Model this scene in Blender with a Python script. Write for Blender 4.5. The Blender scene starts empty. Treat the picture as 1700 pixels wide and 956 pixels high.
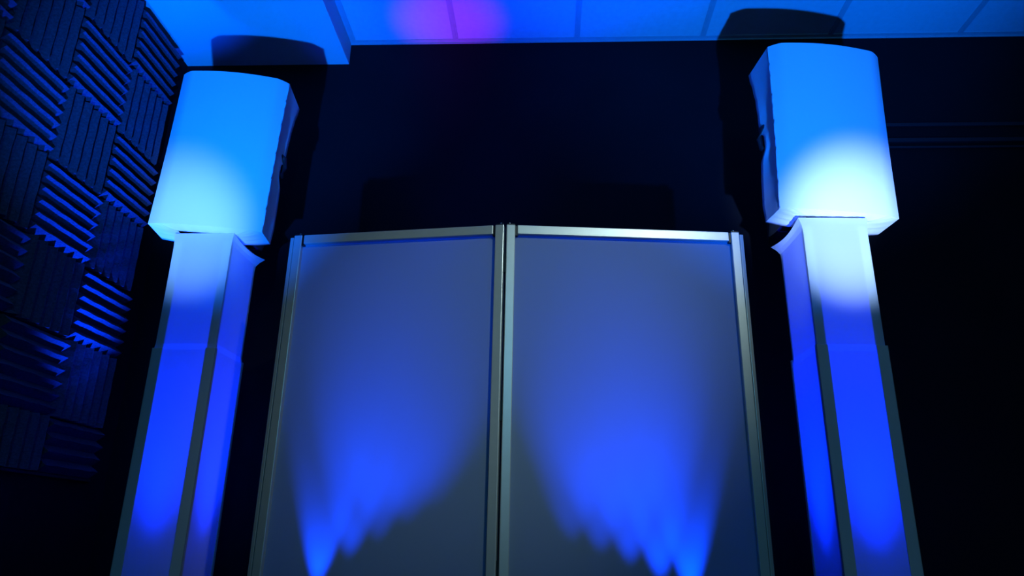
import bpy, bmesh, math, random
from mathutils import Vector, Matrix
random.seed(7)
S = bpy.context.scene
COL = S.collection

# ------------------------------------------------------------------ camera
cx = Vector((0.998827, 0.044600, 0.018854)).normalized()
fw = Vector((-0.048324, 0.942858, 0.329672)).normalized()
cx = (cx - fw * cx.dot(fw)).normalized()
up = cx.cross(fw)
cam = bpy.data.objects.new('camera', bpy.data.cameras.new('camera'))
COL.objects.link(cam)
cam.matrix_world = Matrix(((cx.x, up.x, -fw.x, 0.0), (cx.y, up.y, -fw.y, 0.0), (cx.z, up.z, -fw.z, 0.30), (0, 0, 0, 1)))
cam.data.sensor_width = 36.0
cam.data.lens = 1205.0 / 1700.0 * 36.0
cam.data.clip_start = 0.02
S.camera = cam

# ------------------------------------------------------------------ world, exposure
w = bpy.data.worlds.new('world'); S.world = w; w.use_nodes = True
w.node_tree.nodes['Background'].inputs[0].default_value = (0.002, 0.004, 0.008, 1)
w.node_tree.nodes['Background'].inputs[1].default_value = 1.0
S.view_settings.view_transform = 'Standard'
S.view_settings.look = 'None'
S.view_settings.gamma = 1.0
S.view_settings.use_curve_mapping = False
S.view_settings.exposure = 0.0

# ------------------------------------------------------------------ lights
def aim(o, target):
    o.rotation_euler = (Vector(target) - o.location).to_track_quat('-Z', 'Y').to_euler()

def spot(name, loc, target, color, watts, angle, blend=1.0, size=0.02):
    d = bpy.data.lights.new(name, 'SPOT')
    d.color = color; d.energy = watts; d.spot_size = math.radians(angle)
    d.spot_blend = blend; d.shadow_soft_size = size
    o = bpy.data.objects.new(name, d); COL.objects.link(o)
    o.location = loc; aim(o, target)
    return o

def area(name, loc, target, color, watts, sx, sy, spread=180):
    d = bpy.data.lights.new(name, 'AREA')
    d.shape = 'RECTANGLE'; d.size = sx; d.size_y = sy
    d.color = color; d.energy = watts; d.spread = math.radians(spread)
    o = bpy.data.objects.new(name, d); COL.objects.link(o)
    o.location = loc; aim(o, target)
    return o

SKIRT = (0.0, 0.14, 1.0)
CORE = (0.31, 0.66, 1.0)
DEEP = (0.0, 0.018, 1.0)
# two par cans on the floor in front of the totems, each with a wide skirt and a bright core
PAR_L = Vector((-0.86, 0.82, 0.16)); TGT_L = Vector((-1.40, 2.40, 1.62))
PAR_R = Vector((0.74, 0.66, 0.16)); TGT_R = Vector((1.10, 2.30, 1.50))
spot('par_skirt_left', PAR_L, (-1.33, 2.66, 2.20), SKIRT, 660, 39, 1.0)
spot('par_core_left', PAR_L, (-1.33, 2.40, 1.38), CORE, 200, 16, 1.0)
spot('par_skirt_right', PAR_R, (0.97, 2.30, 2.30), SKIRT, 620, 52, 1.0)
spot('par_core_right', PAR_R, (1.03, 2.30, 1.33), (0.44, 0.66, 1.0), 540, 16, 1.0)
# deep blue uplight in the corner behind the left totem: rakes up the foam wall and the soffit
spot('corner_uplight', (-1.36, 2.80, 0.06), (-1.84, 2.24, 2.32), (0.0, 0.05, 1.0), 680, 36, 1.0, 0.03)
spot('ceiling_wash', (-0.25, 2.50, 0.10), (-0.35, 2.55, 2.62), (0.0, 0.02, 1.0), 260, 42, 1.0, 0.03)
# unseen teal spot added behind the camera as dim ambient fill
spot('ambient_fill', (0.6, -2.6, 2.0), (0.0, 2.4, 1.6), (0.04, 0.55, 1.0), 60, 75, 0.6, 0.10)
# uplights inside the two totems
spot('totem_uplight_left', (-1.26, 2.515, 0.05), (-1.26, 2.515, 1.3), DEEP, 230, 45, 1.0, 0.03)
spot('totem_uplight_right', (0.97, 2.415, 0.05), (0.97, 2.415, 1.3), DEEP, 270, 45, 1.0, 0.03)
# light bars behind the facade: five lenses each, strongest towards the outer stiles
LOBES_L = [(-0.645, 0.060, 1.0), (-0.555, 0.085, 0.75), (-0.475, 0.10, 0.5), (-0.395, 0.115, 0.35), (-0.315, 0.13, 0.25)]
LOBES_R = [(0.395, 0.060, 1.3), (0.312, 0.072, 1.1), (0.230, 0.085, 0.8), (0.150, 0.095, 0.6), (0.070, 0.105, 0.5)]
def scrim_y(x):
    return 2.08 + (x + 0.131) * 0.0942 + 0.012 if x > -0.131 else 2.08 - (x + 0.131) * 0.134 + 0.012
for x, d, k in LOBES_L + LOBES_R:
    y = scrim_y(x) + d
    spot('bar_lens', (x, y, 0.06), (x + (0.02 if x < 0 else -0.02), y, 1.2), (0.0, 0.05, 1.0), 40 * k, 38, 0.7, 0.006)
# each bar's wide wash on the back of its scrim
spot('bar_wash_left', (-0.47, 2.60, 0.12), (-0.44, 2.12, 0.72), (0.0, 0.055, 1.0), 17, 50, 0.8, 0.02)
spot('bar_wash_right', (0.22, 2.58, 0.12), (0.20, 2.12, 0.68), (0.0, 0.055, 1.0), 20, 50, 0.8, 0.02)
# small magenta fixture behind the facade, pointed at the ceiling
spot('magenta_spot', (-0.42, 2.55, 0.10), (-0.47, 2.82, 2.62), (0.65, 0.0, 0.7), 120, 14, 1.0)

# ------------------------------------------------------------------ helpers
def mat(name, color, rough=0.6, metal=0.0, spec=0.5, noise=None, bump=None, speck=None):
    m = bpy.data.materials.new(name); m.use_nodes = True
    nt = m.node_tree; b = nt.nodes['Principled BSDF']
    b.inputs['Base Color'].default_value = (*color, 1)
    b.inputs['Roughness'].default_value = rough
    b.inputs['Metallic'].default_value = metal
    b.inputs['Specular IOR Level'].default_value = spec
    tc = nt.nodes.new('ShaderNodeTexCoord')
    if noise:
        n = nt.nodes.new('ShaderNodeTexNoise'); n.inputs['Scale'].default_value = noise[0]; n.inputs['Detail'].default_value = 6
        nt.links.new(tc.outputs['Object'], n.inputs['Vector'])
        r = nt.nodes.new('ShaderNodeValToRGB')
        a = noise[1]
        r.color_ramp.elements[0].position = 0.3; r.color_ramp.elements[1].position = 0.7
        r.color_ramp.elements[0].color = (*[c * (1 - a) for c in color], 1)
        r.color_ramp.elements[1].color = (*[min(1, c * (1 + a)) for c in color], 1)
        nt.links.new(n.outputs['Fac'], r.inputs['Fac'])
        out = r.outputs['Color']
        if speck:
            v = nt.nodes.new('ShaderNodeTexVoronoi'); v.inputs['Scale'].default_value = speck[0]
            nt.links.new(tc.outputs['Object'], v.inputs['Vector'])
            lt = nt.nodes.new('ShaderNodeMath'); lt.operation = 'LESS_THAN'; lt.inputs[1].default_value = speck[1]
            nt.links.new(v.outputs['Distance'], lt.inputs[0])
            mx = nt.nodes.new('ShaderNodeMixRGB'); mx.inputs[2].default_value = (*speck[2], 1)
            nt.links.new(lt.outputs[0], mx.inputs[0]); nt.links.new(out, mx.inputs[1]); out = mx.outputs[0]
        nt.links.new(out, b.inputs['Base Color'])
    if bump:
        n2 = nt.nodes.new('ShaderNodeTexNoise'); n2.inputs['Scale'].default_value = bump[0]; n2.inputs['Detail'].default_value = 5
        nt.links.new(tc.outputs['Object'], n2.inputs['Vector'])
        bp = nt.nodes.new('ShaderNodeBump'); bp.inputs['Strength'].default_value = bump[1]; bp.inputs['Distance'].default_value = bump[2]
        nt.links.new(n2.outputs['Fac'], bp.inputs['Height']); nt.links.new(bp.outputs[0], b.inputs['Normal'])
    return m

def fabric(name, color, trans, tcolor, bump=(9, 0.25, 0.01), weave=900):
    """stretch cloth: reflects and lets light through"""
    m = bpy.data.materials.new(name); m.use_nodes = True
    nt = m.node_tree; nt.nodes.clear()
    out = nt.nodes.new('ShaderNodeOutputMaterial')
    d = nt.nodes.new('ShaderNodeBsdfDiffuse'); d.inputs['Color'].default_value = (*color, 1)
    t = nt.nodes.new('ShaderNodeBsdfTranslucent'); t.inputs['Color'].default_value = (*tcolor, 1)
    mx = nt.nodes.new('ShaderNodeMixShader'); mx.inputs[0].default_value = trans
    nt.links.new(d.outputs[0], mx.inputs[1]); nt.links.new(t.outputs[0], mx.inputs[2])
    nt.links.new(mx.outputs[0], out.inputs[0])
    tc = nt.nodes.new('ShaderNodeTexCoord')
    n = nt.nodes.new('ShaderNodeTexNoise'); n.inputs['Scale'].default_value = bump[0]; n.inputs['Detail'].default_value = 3
    nt.links.new(tc.outputs['Object'], n.inputs['Vector'])
    bp = nt.nodes.new('ShaderNodeBump'); bp.inputs['Strength'].default_value = bump[1]; bp.inputs['Distance'].default_value = bump[2]
    nt.links.new(n.outputs['Fac'], bp.inputs['Height'])
    nt.links.new(bp.outputs[0], d.inputs['Normal'])
    return m

M = dict(
    black_wall=mat('black_wall_paint', (0.006, 0.006, 0.008), 0.8, spec=0.12, noise=(3, 0.15), bump=(60, 0.2, 0.002)),
    ceiling=mat('white_ceiling_tile', (0.62, 0.64, 0.64), 0.9, spec=0.1, noise=(40, 0.04), bump=(120, 0.35, 0.002)),
    trim=mat('ceiling_grid_metal', (0.42, 0.44, 0.46), 0.55, noise=(30, 0.05)),
    soffit=mat('white_soffit_paint', (0.62, 0.64, 0.64), 0.8, spec=0.15, noise=(6, 0.02), bump=(90, 0.15, 0.001)),
    floor=mat('dark_floor', (0.02, 0.02, 0.022), 0.6, noise=(8, 0.3)),
    foam=mat('charcoal_acoustic_foam', (0.055, 0.060, 0.085), 0.95, spec=0.05, noise=(120, 0.25), bump=(300, 0.5, 0.002), speck=(260, 0.09, (0.30, 0.32, 0.36))),
    rail=mat('dark_rail_paint', (0.010, 0.010, 0.013), 0.7, noise=(20, 0.1)),
    alu=mat('brushed_aluminium', (0.58, 0.60, 0.58), 0.38, metal=0.45, noise=(25, 0.03)),
    black=mat('black_plastic', (0.006, 0.006, 0.007), 0.4, noise=(50, 0.2)),
    steel=mat('bright_screw_steel', (0.8, 0.8, 0.82), 0.15, metal=1.0, noise=(50, 0.05)),
    cabinet=mat('black_speaker_plastic', (0.008, 0.008, 0.009), 0.55, noise=(80, 0.2), bump=(200, 0.3, 0.001)),
    post=mat('pale_grey_post', (0.52, 0.55, 0.55), 0.45, noise=(14, 0.03)),
    cover=fabric('white_stretch_cover', (0.78, 0.80, 0.82), 0.10, (0.8, 0.85, 0.9)),
    sleeve=fabric('white_stretch_sleeve', (0.72, 0.75, 0.78), 0.45, (0.8, 0.85, 0.9), (5, 0.12, 0.01)),
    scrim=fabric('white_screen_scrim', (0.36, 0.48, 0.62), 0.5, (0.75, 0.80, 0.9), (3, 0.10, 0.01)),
    lens=mat('clear_lens', (0.5, 0.5, 0.55), 0.1, noise=(20, 0.05)),
)

def link(name, bm, m, parent=None, loc=None, bevel=0.0, smooth=False):
    bmesh.ops.recalc_face_normals(bm, faces=bm.faces[:])
    me = bpy.data.meshes.new(name); bm.to_mesh(me); bm.free()
    me.materials.append(m)
    o = bpy.data.objects.new(name, me); COL.objects.link(o)
    if parent: o.parent = parent
    if loc: o.location = loc
    if bevel:
        md = o.modifiers.new('bevel', 'BEVEL'); md.width = bevel; md.segments = 2; md.limit_method = 'ANGLE'
    if smooth:
        for p in me.polygons: p.use_smooth = True
    return o

def empty(name, loc, rz, label, cat, group=None):
    o = bpy.data.objects.new(name, None); COL.objects.link(o)
    o.empty_display_size = 0.1
    o.location = loc; o.rotation_euler = (0, 0, rz)
    o['label'] = label; o['category'] = cat
    if group: o['group'] = group
    return o

def box(bm, lo, hi, mtx=None):
    vs = [bm.verts.new((x, y, z)) for x in (lo[0], hi[0]) for y in (lo[1], hi[1]) for z in (lo[2], hi[2])]
    for f in ((0, 1, 3, 2), (4, 6, 7, 5), (0, 4, 5, 1), (2, 3, 7, 6), (0, 2, 6, 4), (1, 5, 7, 3)):
        bm.faces.new([vs[i] for i in f])
    if mtx: bmesh.ops.transform(bm, matrix=mtx, verts=vs)
    return vs

def cyl(bm, p, r, h, axis='Z', n=16, r2=None):
    ret = bmesh.ops.create_cone(bm, cap_ends=True, segments=n, radius1=r, radius2=r if r2 is None else r2, depth=h)
    m = Matrix.Translation(Vector(p))
    if axis == 'X': m = m @ Matrix.Rotation(math.pi / 2, 4, 'Y')
    if axis == 'Y': m = m @ Matrix.Rotation(math.pi / 2, 4, 'X')
    bmesh.ops.transform(bm, matrix=m, verts=ret['verts'])

def tube(bm, pts, r, n=8):
    rings = []
    for i, p in enumerate(pts):
        p = Vector(p)
        t = (Vector(pts[min(i + 1, len(pts) - 1)]) - Vector(pts[max(i - 1, 0)])).normalized()
        a = t.cross(Vector((0, 0, 1)));
        if a.length < 1e-3: a = t.cross(Vector((1, 0, 0)))
        a.normalize(); b = t.cross(a)
        rings.append([bm.verts.new(p + r * (math.cos(k * 2 * math.pi / n) * a + math.sin(k * 2 * math.pi / n) * b)) for k in range(n)])
    for i in range(len(rings) - 1):
        for k in range(n):
            bm.faces.new((rings[i][k], rings[i][(k + 1) % n], rings[i + 1][(k + 1) % n], rings[i + 1][k]))
    bm.faces.new(rings[0]); bm.faces.new(rings[-1])

def structure(name, lo, hi, m):
    bm = bmesh.new(); box(bm, lo, hi)
    o = link(name, bm, m); o['kind'] = 'structure'
    return o

# ------------------------------------------------------------------ room shell
XL, XR, YB, YR = -1.79, 3.30, 2.97, -3.2
ZC, ZS, XS = 2.625, 2.503, -0.977
structure('floor', (XL - 0.1, YR - 0.1, -0.1), (XR + 0.1, YB + 0.1, 0.0), M['floor'])
structure('wall_back', (XL - 0.1, YB, 0.0), (XR + 0.1, YB + 0.1, 2.75), M['black_wall'])
structure('wall_left', (XL - 0.1, YR, 0.0), (XL, YB, 2.75), M['black_wall'])
structure('wall_right', (XR, YR, 0.0), (XR + 0.1, YB, 2.75), M['black_wall'])
structure('wall_rear', (XL - 0.1, YR - 0.1, 0.0), (XR + 0.1, YR, 2.75), M['black_wall'])
structure('ceiling', (XS, YR, ZC), (XR, YB, 2.75), M['ceiling'])
structure('trim_1', (XL, YR, ZS), (XS, YB, 2.75), M['soffit'])                 # lowered soffit
n = 2
def trim(lo, hi, m=M['trim']):
    global n
    o = structure('trim_%d' % n, lo, hi, m); n += 1
    return o
def batten(x):                                                                   # ceiling grid bar with a raised flange
    global n
    bm = bmesh.new()
    box(bm, (x - 0.0135, YR, ZC - 0.004), (x + 0.0135, YB - 0.028, ZC))
    box(bm, (x - 0.0045, YR, ZC - 0.0055), (x + 0.0045, YB - 0.030, ZC - 0.004))
    o = link('trim_%d' % n, bm, M['trim'], bevel=0.001); o['kind'] = 'structure'; n += 1
for x in (-0.452, 0.142, 0.748, 1.352, 1.956, 2.56, 3.16): batten(x)
for y in (1.75, 0.53, -0.69, -1.91): trim((XS, y - 0.0135, ZC - 0.0045), (XR, y + 0.0135, ZC))
bm = bmesh.new()                                                                 # wall angle along the back wall
box(bm, (XS, YB - 0.026, ZC - 0.003), (XR, YB, ZC))
box(bm, (XS, YB - 0.004, ZC - 0.010), (XR, YB, ZC - 0.003))
o = link('trim_%d' % n, bm, M['trim']); o['kind'] = 'structure'; n += 1
trim((XS, YR, ZC - 0.003), (XS + 0.028, YB - 0.026, ZC))                         # wall angle along the soffit
bm = bmesh.new()                                                                 # faint dark double rail on the back wall, right
box(bm, (1.36, YB - 0.010, 2.125), (XR, YB, 2.142))
box(bm, (1.36, YB - 0.016, 2.040), (XR, YB, 2.060))
box(bm, (1.36, YB - 0.010, 2.012), (XR, YB, 2.022))
o = link('trim_%d' % n, bm, M['rail'], bevel=0.002); o['kind'] = 'structure'; n += 1
trim((XL, 1.2, 0.488), (XL + 0.016, 2.84, 0.497), M['rail'])                     # thin ledge under the foam

# ------------------------------------------------------------------ acoustic foam tiles on the left wall
T = 0.302
def foam_mesh(ridges, height):
    """square tile standing on the X=0 plane, ridges run along Y, depth towards +X"""
    bm = bmesh.new()
    pitch = height / ridges; base, depth = 0.012, 0.046
    prof = [(0, -height / 2)]
    for i in range(ridges):
        z0 = -height / 2 + i * pitch
        prof += [(base, z0 + 0.0008), (depth - 0.0015, z0 + pitch * 0.47), (depth, z0 + pitch * 0.5), (depth - 0.0015, z0 + pitch * 0.53)]
    prof += [(base, height / 2), (0, height / 2)]
    ns = 14
    rows = []
    for j in range(ns + 1):
        y = -T / 2 + T * j / ns
        row = []
        for (x, z) in prof:
            wob = 0.0012 * math.sin(j * 1.3 + z * 40) if x > 0.02 else 0
            row.append(bm.verts.new((x, y, z + wob)))
        rows.append(row)
    k = len(prof)
    for j in range(ns):
        for i in range(k):
            bm.faces.new((rows[j][i], rows[j][(i + 1) % k], rows[j + 1][(i + 1) % k], rows[j + 1][i]))
    bm.faces.new(rows[0]); bm.faces.new(rows[-1])
    bmesh.ops.recalc_face_normals(bm, faces=bm.faces[:])
    me = bpy.data.meshes.new('foam_tile'); bm.to_mesh(me); bm.free(); me.materials.append(M['foam'])
    return me
ME_FULL, ME_CUT = foam_mesh(6, T), foam_mesh(4, 0.19)
colb = [2.832, 2.512, 2.190, 1.875, 1.560]
rowb = [2.478, 2.167, 1.858, 1.553, 1.262, 0.975, 0.690, 0.497]
ROWN = ['top', 'second', 'third', 'fourth', 'fifth', 'sixth', 'bottom']
COLN = ['the column nearest the corner', 'the second column from the corner', 'the third column from the corner', 'the leftmost column', 'the outermost column']
def foam(c, r, vertical):
    cut = r == 6 and not vertical
    o = bpy.data.objects.new('acoustic_foam_tile', ME_CUT if cut else ME_FULL); COL.objects.link(o)
    y0, y1, z0, z1 = colb[c + 1], colb[c], rowb[r + 1], rowb[r]
    o.location = (XL, (y0 + y1) / 2, (z0 + z1) / 2 + random.uniform(-.001, .001))
    wy, wz = (y1 - y0 - 0.005), (z1 - z0 - 0.005)
    o.rotation_euler = ((math.pi / 2 if vertical else 0) + random.uniform(-0.006, 0.006), 0, 0)
    o.scale = (1, wz / T, wy / T) if vertical else (1, wy / T, wz / (0.19 if cut else T))
    look = 'vertical' if vertical else 'horizontal'
    o['label'] = 'charcoal foam tile with %s ridges, %s row, in %s' % (look, ROWN[r], COLN[c])
    o['category'] = 'foam tile'; o['group'] = 'wedge foam tiles on the left wall'
for c, rows_ in enumerate(((0, 1, 2, 3, 4, 5, 6), (0, 1, 2, 3, 4, 5, 6), (0, 1, 2, 3, 4), (1, 2))):
    for r in rows_: foam(c, r, (c + r) % 2 == 1)

# ------------------------------------------------------------------ folding facade
FC = Vector((-0.134, 2.10, 0))
fac = empty('folding_screen_facade', FC, 0, 'white scrim folding screen in aluminium frames standing between the two pillars', 'folding screen')
HF = 1.248
SW, FD = 0.0275, 0.030            # stile width, frame depth

def panel(origin, ang, width, side):
    """panel starting at origin (local to the facade), running along angle ang; side=+1 right wing, -1 left"""
    mtx = Matrix.Translation(origin) @ Matrix.Rotation(ang, 4, 'Z')
    if side < 0: mtx = mtx @ Matrix.Diagonal((-1, 1, 1, 1))
    def put(name, m, boxes, bevel=0.0, parent=fac, cylinders=()):
        bm = bmesh.new()
        for lo, hi in boxes: box(bm, lo, hi)
        for p, r, h, ax in cylinders: cyl(bm, p, r, h, ax, 12)
        bmesh.ops.transform(bm, matrix=mtx, verts=bm.verts[:])
        return link(name, bm, m, parent, bevel=bevel)
    g = 0.0075
    sx = 0.0035
    for x0 in (sx, width - SW):
        st = put('stile', M['alu'], [((x0, 0, 0.012), (x0 + SW, FD, HF))], 0.0022)
    put('top_rail', M['alu'], [((sx + SW + g, 0, HF - 0.031), (width - SW - g, FD * 0.8, HF - 0.001))], 0.0015)
    put('bottom_rail', M['alu'], [((sx + SW + g, 0, 0.03), (width - SW - g, FD * 0.8, 0.06))], 0.0015)
    put('middle_rail', M['alu'], [((sx + SW + g, FD * 0.7, 0.10), (width - SW - g, FD, 0.12))], 0.0015) if False else None
    # black corner connectors between rail and stile, with knobs on top
    for x0, x1, kx in ((sx + SW - 0.001, sx + SW + g + 0.001, sx + SW * 0.5), (width - SW - g - 0.001, width - SW + 0.001, width - SW * 0.5)):
        c = put('corner_connector', M['black'], [((x0, 0.003, HF - 0.036), (x1, FD * 0.8, HF - 0.002)),
                                                 ((kx - 0.013, 0.002, HF - 0.0005), (kx + 0.013, FD - 0.002, HF + 0.004))], 0.0008)
        k = put('screw', M['steel'], [], 0, c, [((kx - 0.004, FD * 0.35, HF + 0.0065), 0.0032, 0.006, 'Z')])
        put('corner_connector', M['black'], [((x0, 0.003, 0.028), (x1, FD * 0.8, 0.062))], 0.0008)
        put('foot', M['black'], [((kx - 0.012, 0.004, 0.0), (kx + 0.012, FD - 0.004, 0.013))], 0.001)
    # cloth held in the frame
    bm = bmesh.new()
    nx, nz = 18, 26
    x0, x1, z0, z1 = sx + SW - 0.002, width - SW + 0.002, 0.045, HF - 0.022
    gr = [[bm.verts.new((x0 + (x1 - x0) * i / nx, 0.016 + 0.0015 * math.sin(math.pi * i / nx) * math.sin(math.pi * j / nz), z0 + (z1 - z0) * j / nz)) for i in range(nx + 1)] for j in range(nz + 1)]
    for j in range(nz):
        for i in range(nx):
            bm.faces.new((gr[j][i], gr[j][i + 1], gr[j + 1][i + 1], gr[j + 1][i]))
    bmesh.ops.transform(bm, matrix=mtx, verts=bm.verts[:])
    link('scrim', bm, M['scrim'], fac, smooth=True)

WR, WLf = 0.748, 0.712
AR, AL = math.atan(0.085), -math.atan(0.125)
panel(Vector((0.002, 0, 0)), AR, WR, 1)
panel(Vector((0.0, 0, 0)), AL, WLf, -1)
# wing panels folded back from the outer stiles
er = Vector((0.002 + WR * math.cos(AR) + 0.002, WR * math.sin(AR) + 0.004, 0))
el = Vector((-WLf * math.cos(AL) - 0.003, -WLf * math.sin(AL) + 0.004, 0))
def wing(o0, side):
    # local frame: x outwards thickness, y backwards
    def put(name, m, boxes, bevel=0.0015):
        bm = bmesh.new()
        for lo, hi in boxes: box(bm, lo, hi)
        mt = Matrix.Translation(o0) @ Matrix.Rotation(side * math.radians(14), 4, 'Z')
        if side < 0: mt = mt @ Matrix.Diagonal((-1, 1, 1, 1))
        bmesh.ops.transform(bm, matrix=mt, verts=bm.verts[:])
        return link(name, bm, m, fac, bevel=bevel)
    L, t = 0.42, 0.012
    put('stile', M['alu'], [((0, 0, 0.012), (t, SW, HF - 0.006))])
    put('stile', M['alu'], [((0, L - SW, 0.012), (t, L, HF - 0.006))])
    put('top_rail', M['alu'], [((0, SW + 0.006, HF - 0.036), (t, L - SW - 0.006, HF - 0.007))])
    put('bottom_rail', M['alu'], [((0, SW + 0.006, 0.03), (t, L - SW - 0.006, 0.06))])
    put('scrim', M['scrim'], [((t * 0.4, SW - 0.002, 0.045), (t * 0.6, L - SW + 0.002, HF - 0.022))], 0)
wing(er, 1); wing(el, -1)
for z in (0.22, 0.66, 1.12):
    bm = bmesh.new(); box(bm, (-0.002, 0.010, z - 0.03), (0.005, 0.034, z + 0.03)); cyl(bm, (0.001, 0.033, z), 0.004, 0.06, 'Z', 10)
    link('hinge', bm, M['black'], fac)

# ------------------------------------------------------------------ pillars (totem stands)
def pillar(name, loc, rz, label, sx, flare, ZT):
    """local: front-face centre at origin, +Y backwards. sx=+1: inner side is +X"""
    t = empty(name, loc, rz, label, 'pillar', 'scrim covered pillars under the speakers')
    W, D, ZJ = 0.230, 0.230, 0.915
    h = W / 2
    # sleeve
    bm = bmesh.new()
    nz = 60
    cr = 10
    rings = []
    for j in range(nz + 1):
        z = 0.03 + (ZT - 0.03) * j / nz
        k = 0.0 if z < ZJ else -0.0022
        a = h - 0.004 + k
        fl = max(0.0, (z - (ZT - 0.055)) / 0.055)
        ring = []
        def corner(cx_, cy_, dx, dy):
            e, e2 = flare.get((dx, dy), (0.004, 0.004))
            return (cx_ + dx * e * fl ** 1.8, cy_ + dy * e2 * fl ** 1.8)
        c00 = corner(-a, 0.004 - k, -1, -1); c10 = corner(a, 0.004 - k, 1, -1)
        c11 = corner(a, D - 0.004 + k, 1, 1); c01 = corner(-a, D - 0.004 + k, -1, 1)
        cs = [c00, c10, c11, c01]
        sag = -0.012 * fl ** 2
        for q in range(4):
            p, p2 = cs[q], cs[(q + 1) % 4]
            for s in range(cr):
                u = s / cr
                x = p[0] + (p2[0] - p[0]) * u; y = p[1] + (p2[1] - p[1]) * u
                inw = 0.35 * fl * math.sin(math.pi * u) * 0.018
                # flared corners pull the edges into shallow arcs
                if q == 1: x -= inw
                if q == 2: y -= inw
                if q == 3: x += inw
                drop = (0, u, 1, 1 - u)[q] * -0.020 * fl
                zz = z + drop + (sag * math.sin(math.pi * u) if q else 0)
                ring.append(bm.verts.new((x, y, zz)))
        rings.append(ring)
    m_ = len(rings[0])
    for j in range(nz):
        for i in range(m_):
            bm.faces.new((rings[j][i], rings[j][(i + 1) % m_], rings[j + 1][(i + 1) % m_], rings[j + 1][i]))
    link('sleeve', bm, M['sleeve'], t, smooth=False)
    # corner posts, lower section thicker than the telescoping upper section
    for (px, py) in ((-1, -1), (1, -1), (1, 1), (-1, 1)):
        bm = bmesh.new()
        xo = px * h; yo = 0 if py < 0 else D
        def L(bm, z0, z1, wf, ws, inset, th=0.0028):
            xe = xo - px * inset; ye = yo + (inset if py < 0 else -inset)
            a = [xe, xe - px * wf]; b = [ye, ye + (th if py < 0 else -th)]
            box(bm, (min(a), min(b), z0), (max(a), max(b), z1))
            a = [xe, xe - px * th]; b = [ye, ye + (ws if py < 0 else -ws)]
            box(bm, (min(a), min(b), z0), (max(a), max(b), z1))
        L(bm, 0.02, ZJ, 0.037, 0.014, 0.0)
        link('corner_post', bm, M['post'], t, bevel=0.0006)
        bm = bmesh.new()
        L(bm, ZJ - 0.03, ZT - 0.03, 0.030, 0.012, 0.0075)
        link('upper_corner_post', bm, M['post'], t, bevel=0.0006)
    bm = bmesh.new(); box(bm, (-h - 0.02, -0.02, 0.0), (h + 0.02, D + 0.02, 0.02))
    link('base_plate', bm, M['black'], t, bevel=0.003)
    bm = bmesh.new(); box(bm, (-h + 0.012, 0.012, ZT - 0.006), (h - 0.012, D - 0.012, ZT + 0.001))
    link('top_plate', bm, M['post'], t, bevel=0.002)
    return t
pillar('scrim_pillar', (-1.262, 2.40, 0), math.radians(-1.5), 'blue-lit white scrim pillar left of the screen, near the foam wall', 1,
       {(1, 1): (0.036, 0.0), (-1, 1): (0.02, 0.0), (1, -1): (0.004, 0.0)}, 1.350)
pillar('scrim_pillar', (0.976, 2.30, 0), math.radians(2.5), 'blue-lit white scrim pillar right of the screen, under the whiter speaker', -1,
       {(-1, 1): (0.034, 0.0), (1, 1): (0.02, 0.0), (-1, -1): (0.012, 0.0)}, 1.362)

# ------------------------------------------------------------------ speakers under stretch covers
def interp(tab, t):
    for (a, va), (b, vb) in zip(tab, tab[1:]):
        if t <= b:
            u = (t - a) / (b - a); u = u * u * (3 - 2 * u)
            return va + (vb - va) * u
    return tab[-1][1]

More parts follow.
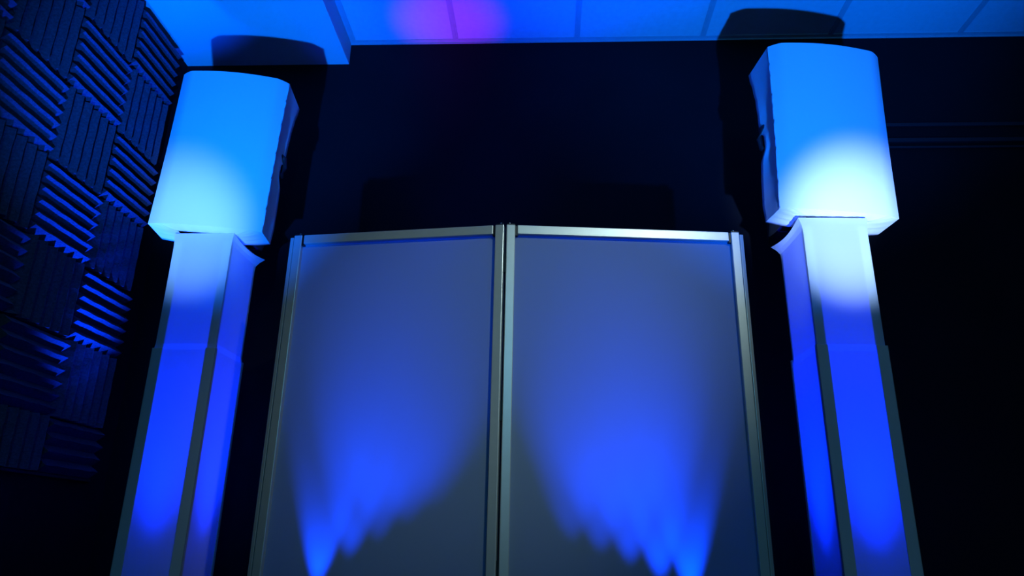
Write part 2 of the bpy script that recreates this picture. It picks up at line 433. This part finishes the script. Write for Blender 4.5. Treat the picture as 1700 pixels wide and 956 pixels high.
def speaker(loc, rz, label, inner, HS, hw):
    """local: front centre at origin, +Y back, base at z=0; inner = side facing the room centre"""
    t = empty('covered_speaker', loc, rz, label, 'speaker', 'speakers under white stretch covers')
    t.rotation_euler = (0, math.radians(2.1), rz)
    # black cabinet, tapering towards the back
    bm = bmesh.new()
    plan = [(-hw + .026, .016), (-hw + .07, -.008), (hw - .07, -.008), (hw - .026, .016), (hw - .028, .16), (hw - .10, .34), (-hw + .10, .34), (-hw + .028, .16)]
    lo = [bm.verts.new((x, y, 0.014)) for x, y in plan]; hi = [bm.verts.new((x, y, HS - 0.008)) for x, y in plan]
    k = len(plan)
    for i in range(k): bm.faces.new((lo[i], lo[(i + 1) % k], hi[(i + 1) % k], hi[i]))
    bm.faces.new(lo); bm.faces.new(hi)
    cab = link('cabinet', bm, M['cabinet'], t, bevel=0.008)
    bm = bmesh.new()
    xs = inner * (hw - 0.014)
    tube(bm, [(xs - inner * 0.01, .10, HS * .43), (xs + inner * 0.012, .115, HS * .45), (xs + inner * 0.016, .12, HS * .51), (xs + inner * 0.012, .115, HS * .57), (xs - inner * 0.01, .10, HS * .59)], 0.012, 10)
    link('handle', bm, M['cabinet'], cab, smooth=True)
    # the cover
    side_in = [(0, .118), (.12, .135), (.25, .137), (.36, .128), (.43, .085), (.50, .09), (.56, .128), (.66, .13), (.76, .14), (.87, .158), (.96, .178), (1.0, .184)]
    side_out = [(0, .15), (.3, .12), (.5, .09), (.7, .12), (1.0, .19)]
    bm = bmesh.new()
    nz = 64
    rings = []
    for j in range(nz + 1):
        v = j / nz; z = v * HS
        bul = 0.016 + 0.022 * v
        # fabric bows inwards a little between the box corners
        bow = 0.006 * math.sin(math.pi * v)
        yi = interp(side_in, v); yo = interp(side_out, v)
        def sidepts(sg, yr):
            out = []
            for q in range(9):
                u = 1 - q / 8
                y = 0.004 + (yr - 0.004) * u
                x = sg * (hw - bow * 0.5 - 0.010 * math.sin(math.pi * u) * math.sin(math.pi * v) + 0.003 * u)
                if sg == inner:   # ripples where the cloth is pulled round the handle opening
                    x -= sg * 0.0006 * u * (1 + math.sin(v * 21 + u * 3)) * (0.3 + math.sin(math.pi * v))
                out.append((x, y))
            return out
        L_ = sidepts(-1, yi if inner < 0 else yo)
        R_ = sidepts(1, yi if inner > 0 else yo)[::-1]
        ch = 0.052
        def fprof(s_):
            # quick rise at the box corner, then a shallow barrel curve
            a_ = min(1.0, s_ / 0.045); a_ = 1 - (1 - a_) ** 1.5
            return 0.55 * a_ + 0.55 * math.sin(math.pi / 2 * min(1.0, s_ / hw))
        front = []
        for q in range(1, 5):
            u = q / 5; front.append((-hw + bow * .5 + ch * u, 0.004 - (bul + .004) * fprof(ch * u)))
        for q in range(0, 13):
            u = q / 12; front.append((-hw + ch + (2 * hw - 2 * ch) * u, 0.004 - (bul + .004) * fprof(min(ch + (2 * hw - 2 * ch) * u, 2 * hw - ch - (2 * hw - 2 * ch) * u))))
        for q in range(4, 0, -1):
            u = q / 5; front.append((hw - bow * .5 - ch * u, 0.004 - (bul + .004) * fprof(ch * u)))
        ring = L_ + front + R_
        rings.append([bm.verts.new((x, y, z)) for x, y in ring])
    m_ = len(rings[0])
    for j in range(nz):
        for i in range(m_ - 1):
            bm.faces.new((rings[j][i], rings[j][i + 1], rings[j + 1][i + 1], rings[j + 1][i]))
    for ring in (rings[0], rings[-1]):
        for a, b in zip(ring, ring[1:]):
            e = bm.edges.get((a, b))
            if e: e.smooth = False
    for ci in (8, len(rings[0]) - 9):
        for a, b in zip(rings, rings[1:]):
            e = bm.edges.get((a[ci], b[ci]))
            if e: e.smooth = False
    # top, closed over the box
    top = rings[-1]
    mid = [bm.verts.new((v.co.x * 0.5, 0.10 + (v.co.y - 0.10) * 0.5, HS + 0.002)) for v in top]
    for i in range(m_ - 1): bm.faces.new((top[i], top[i + 1], mid[i + 1], mid[i]))
    bm.faces.new(mid); bm.faces.new((top[0], mid[0], mid[-1], top[-1]))
    # bottom, gathered inwards to an elastic opening, in radial puckers
    bot = rings[0]
    prev = bot
    for s in range(1, 7):
        u = s / 6
        cur = []
        for i, v in enumerate(bot):
            tx, ty = max(-.105, min(.105, v.co.x * .55)), 0.115 + max(-.085, min(.02, (v.co.y - 0.115) * .75))
            pk = 0.0028 * math.sin(i * 2.4) * math.sin(math.pi * min(1, u * 1.1))
            x = v.co.x + (tx - v.co.x) * u; y = v.co.y + (ty - v.co.y) * u
            cur.append(bm.verts.new((x, y, -0.010 * math.sin(math.pi * u * .6) + pk)))
        for i in range(m_ - 1): bm.faces.new((prev[i], prev[i + 1], cur[i + 1], cur[i]))
        prev = cur
    cov = link('stretch_cover', bm, M['cover'], t, smooth=True)
    cov['label'] = 'white stretch fabric cover'
    md = cov.modifiers.new('thickness', 'SOLIDIFY'); md.thickness = 0.0012; md.offset = -1
    # sewn seam down the inner front edge
    bm = bmesh.new()
    tube(bm, [(inner * (hw - 0.003 * math.sin(math.pi * q / 30) + 0.0005 * math.sin(q * 1.1)), 0.002, HS * (0.005 + 0.99 * q / 30)) for q in range(31)], 0.0022, 6)
    link('seam', bm, M['cover'], cov, smooth=True)
    return t
speaker((-1.253, 2.384, 1.364), math.radians(6.7), 'speaker in white stretch cover on the left pillar, by the foam tiles', 1, 0.645, 0.206)
speaker((1.007, 2.322, 1.388), math.radians(6.7), 'speaker in white stretch cover on the right pillar, with white-hot lower edge', -1, 0.668, 0.212)

# ------------------------------------------------------------------ fixtures that give the light (outside the frame)
def par_can(loc, target, label):
    t = empty('par_can', loc, 0, label, 'stage light', 'floor par cans')
    d = (Vector(target) - Vector(loc)).normalized()
    q = d.to_track_quat('Z', 'Y').to_matrix().to_4x4()
    bm = bmesh.new(); cyl(bm, (0, 0, -0.10), 0.062, 0.15, 'Z', 28, 0.068)
    bmesh.ops.transform(bm, matrix=q, verts=bm.verts[:]); link('body', bm, M['black'], t)
    bm = bmesh.new(); cyl(bm, (0, 0, -0.021), 0.058, 0.006, 'Z', 28)
    bmesh.ops.transform(bm, matrix=q, verts=bm.verts[:]); link('lens', bm, M['lens'], t)
    bm = bmesh.new()
    side = Vector((-d.y, d.x, 0)).normalized(); c = -d * 0.10
    g = Vector((c.x, c.y, 0.006 - loc[2]))
    tube(bm, [c + side * 0.078, g + side * 0.078, g - side * 0.078, c - side * 0.078], 0.006, 8)
    link('yoke', bm, M['black'], t)
par_can(PAR_L, TGT_L, 'black par can on the floor in front of the left pillar')
par_can(PAR_R, TGT_R, 'black par can on the floor in front of the right pillar')
def light_bar(lobes, label):
    a = Vector((lobes[0][0], scrim_y(lobes[0][0]) + lobes[0][1], 0)); b = Vector((lobes[-1][0], scrim_y(lobes[-1][0]) + lobes[-1][1], 0))
    t = empty('light_bar', (a + b) / 2, math.atan2((b - a).y, (b - a).x), label, 'stage light', 'light bars behind the screen')
    L = (b - a).length / 2 + 0.05
    bm = bmesh.new(); box(bm, (-L, -0.028, 0.0), (L, 0.028, 0.045)); link('housing', bm, M['black'], t, bevel=0.003)
    for x, d, k in lobes:
        p = (Vector((x, scrim_y(x) + d, 0)) - (a + b) / 2).dot((b - a).normalized())
        bm = bmesh.new(); cyl(bm, (p, 0, 0.048), 0.02, 0.006, 'Z', 20); link('lens', bm, M['lens'], t)
light_bar(LOBES_L, 'black light bar on the floor behind the left screen panel')
light_bar(LOBES_R, 'black light bar on the floor behind the right screen panel')
# ceiling lamp behind the camera: its glint on the top rail, with a fill spot added for the frames
LAMP = Vector((1.35, -0.95, ZC))
lt = empty('ceiling_lamp', LAMP, 0, 'white rectangular ceiling lamp behind the camera', 'ceiling light')
bm = bmesh.new()
for lo, hi in (((-.42, -.32, -.03), (-.40, .32, 0)), ((.40, -.32, -.03), (.42, .32, 0)), ((-.40, -.32, -.03), (.40, -.30, 0)), ((-.40, .30, -.03), (.40, .32, 0))): box(bm, lo, hi)
link('frame', bm, M['trim'], lt, bevel=0.002)
area('ceiling_lamp_light', LAMP + Vector((0, 0, -0.028)), LAMP + Vector((0, 0, -2)), (0.82, 1.0, 0.98), 5, 0.80, 0.60)
spot('facade_fill', LAMP + Vector((0.05, 0.3, -0.04)), (0.0, 2.1, 1.05), (0.74, 0.99, 1.0), 200, 28, 1.0, 0.06)  # added fill spot beside the lamp, coned to brighten only the facade
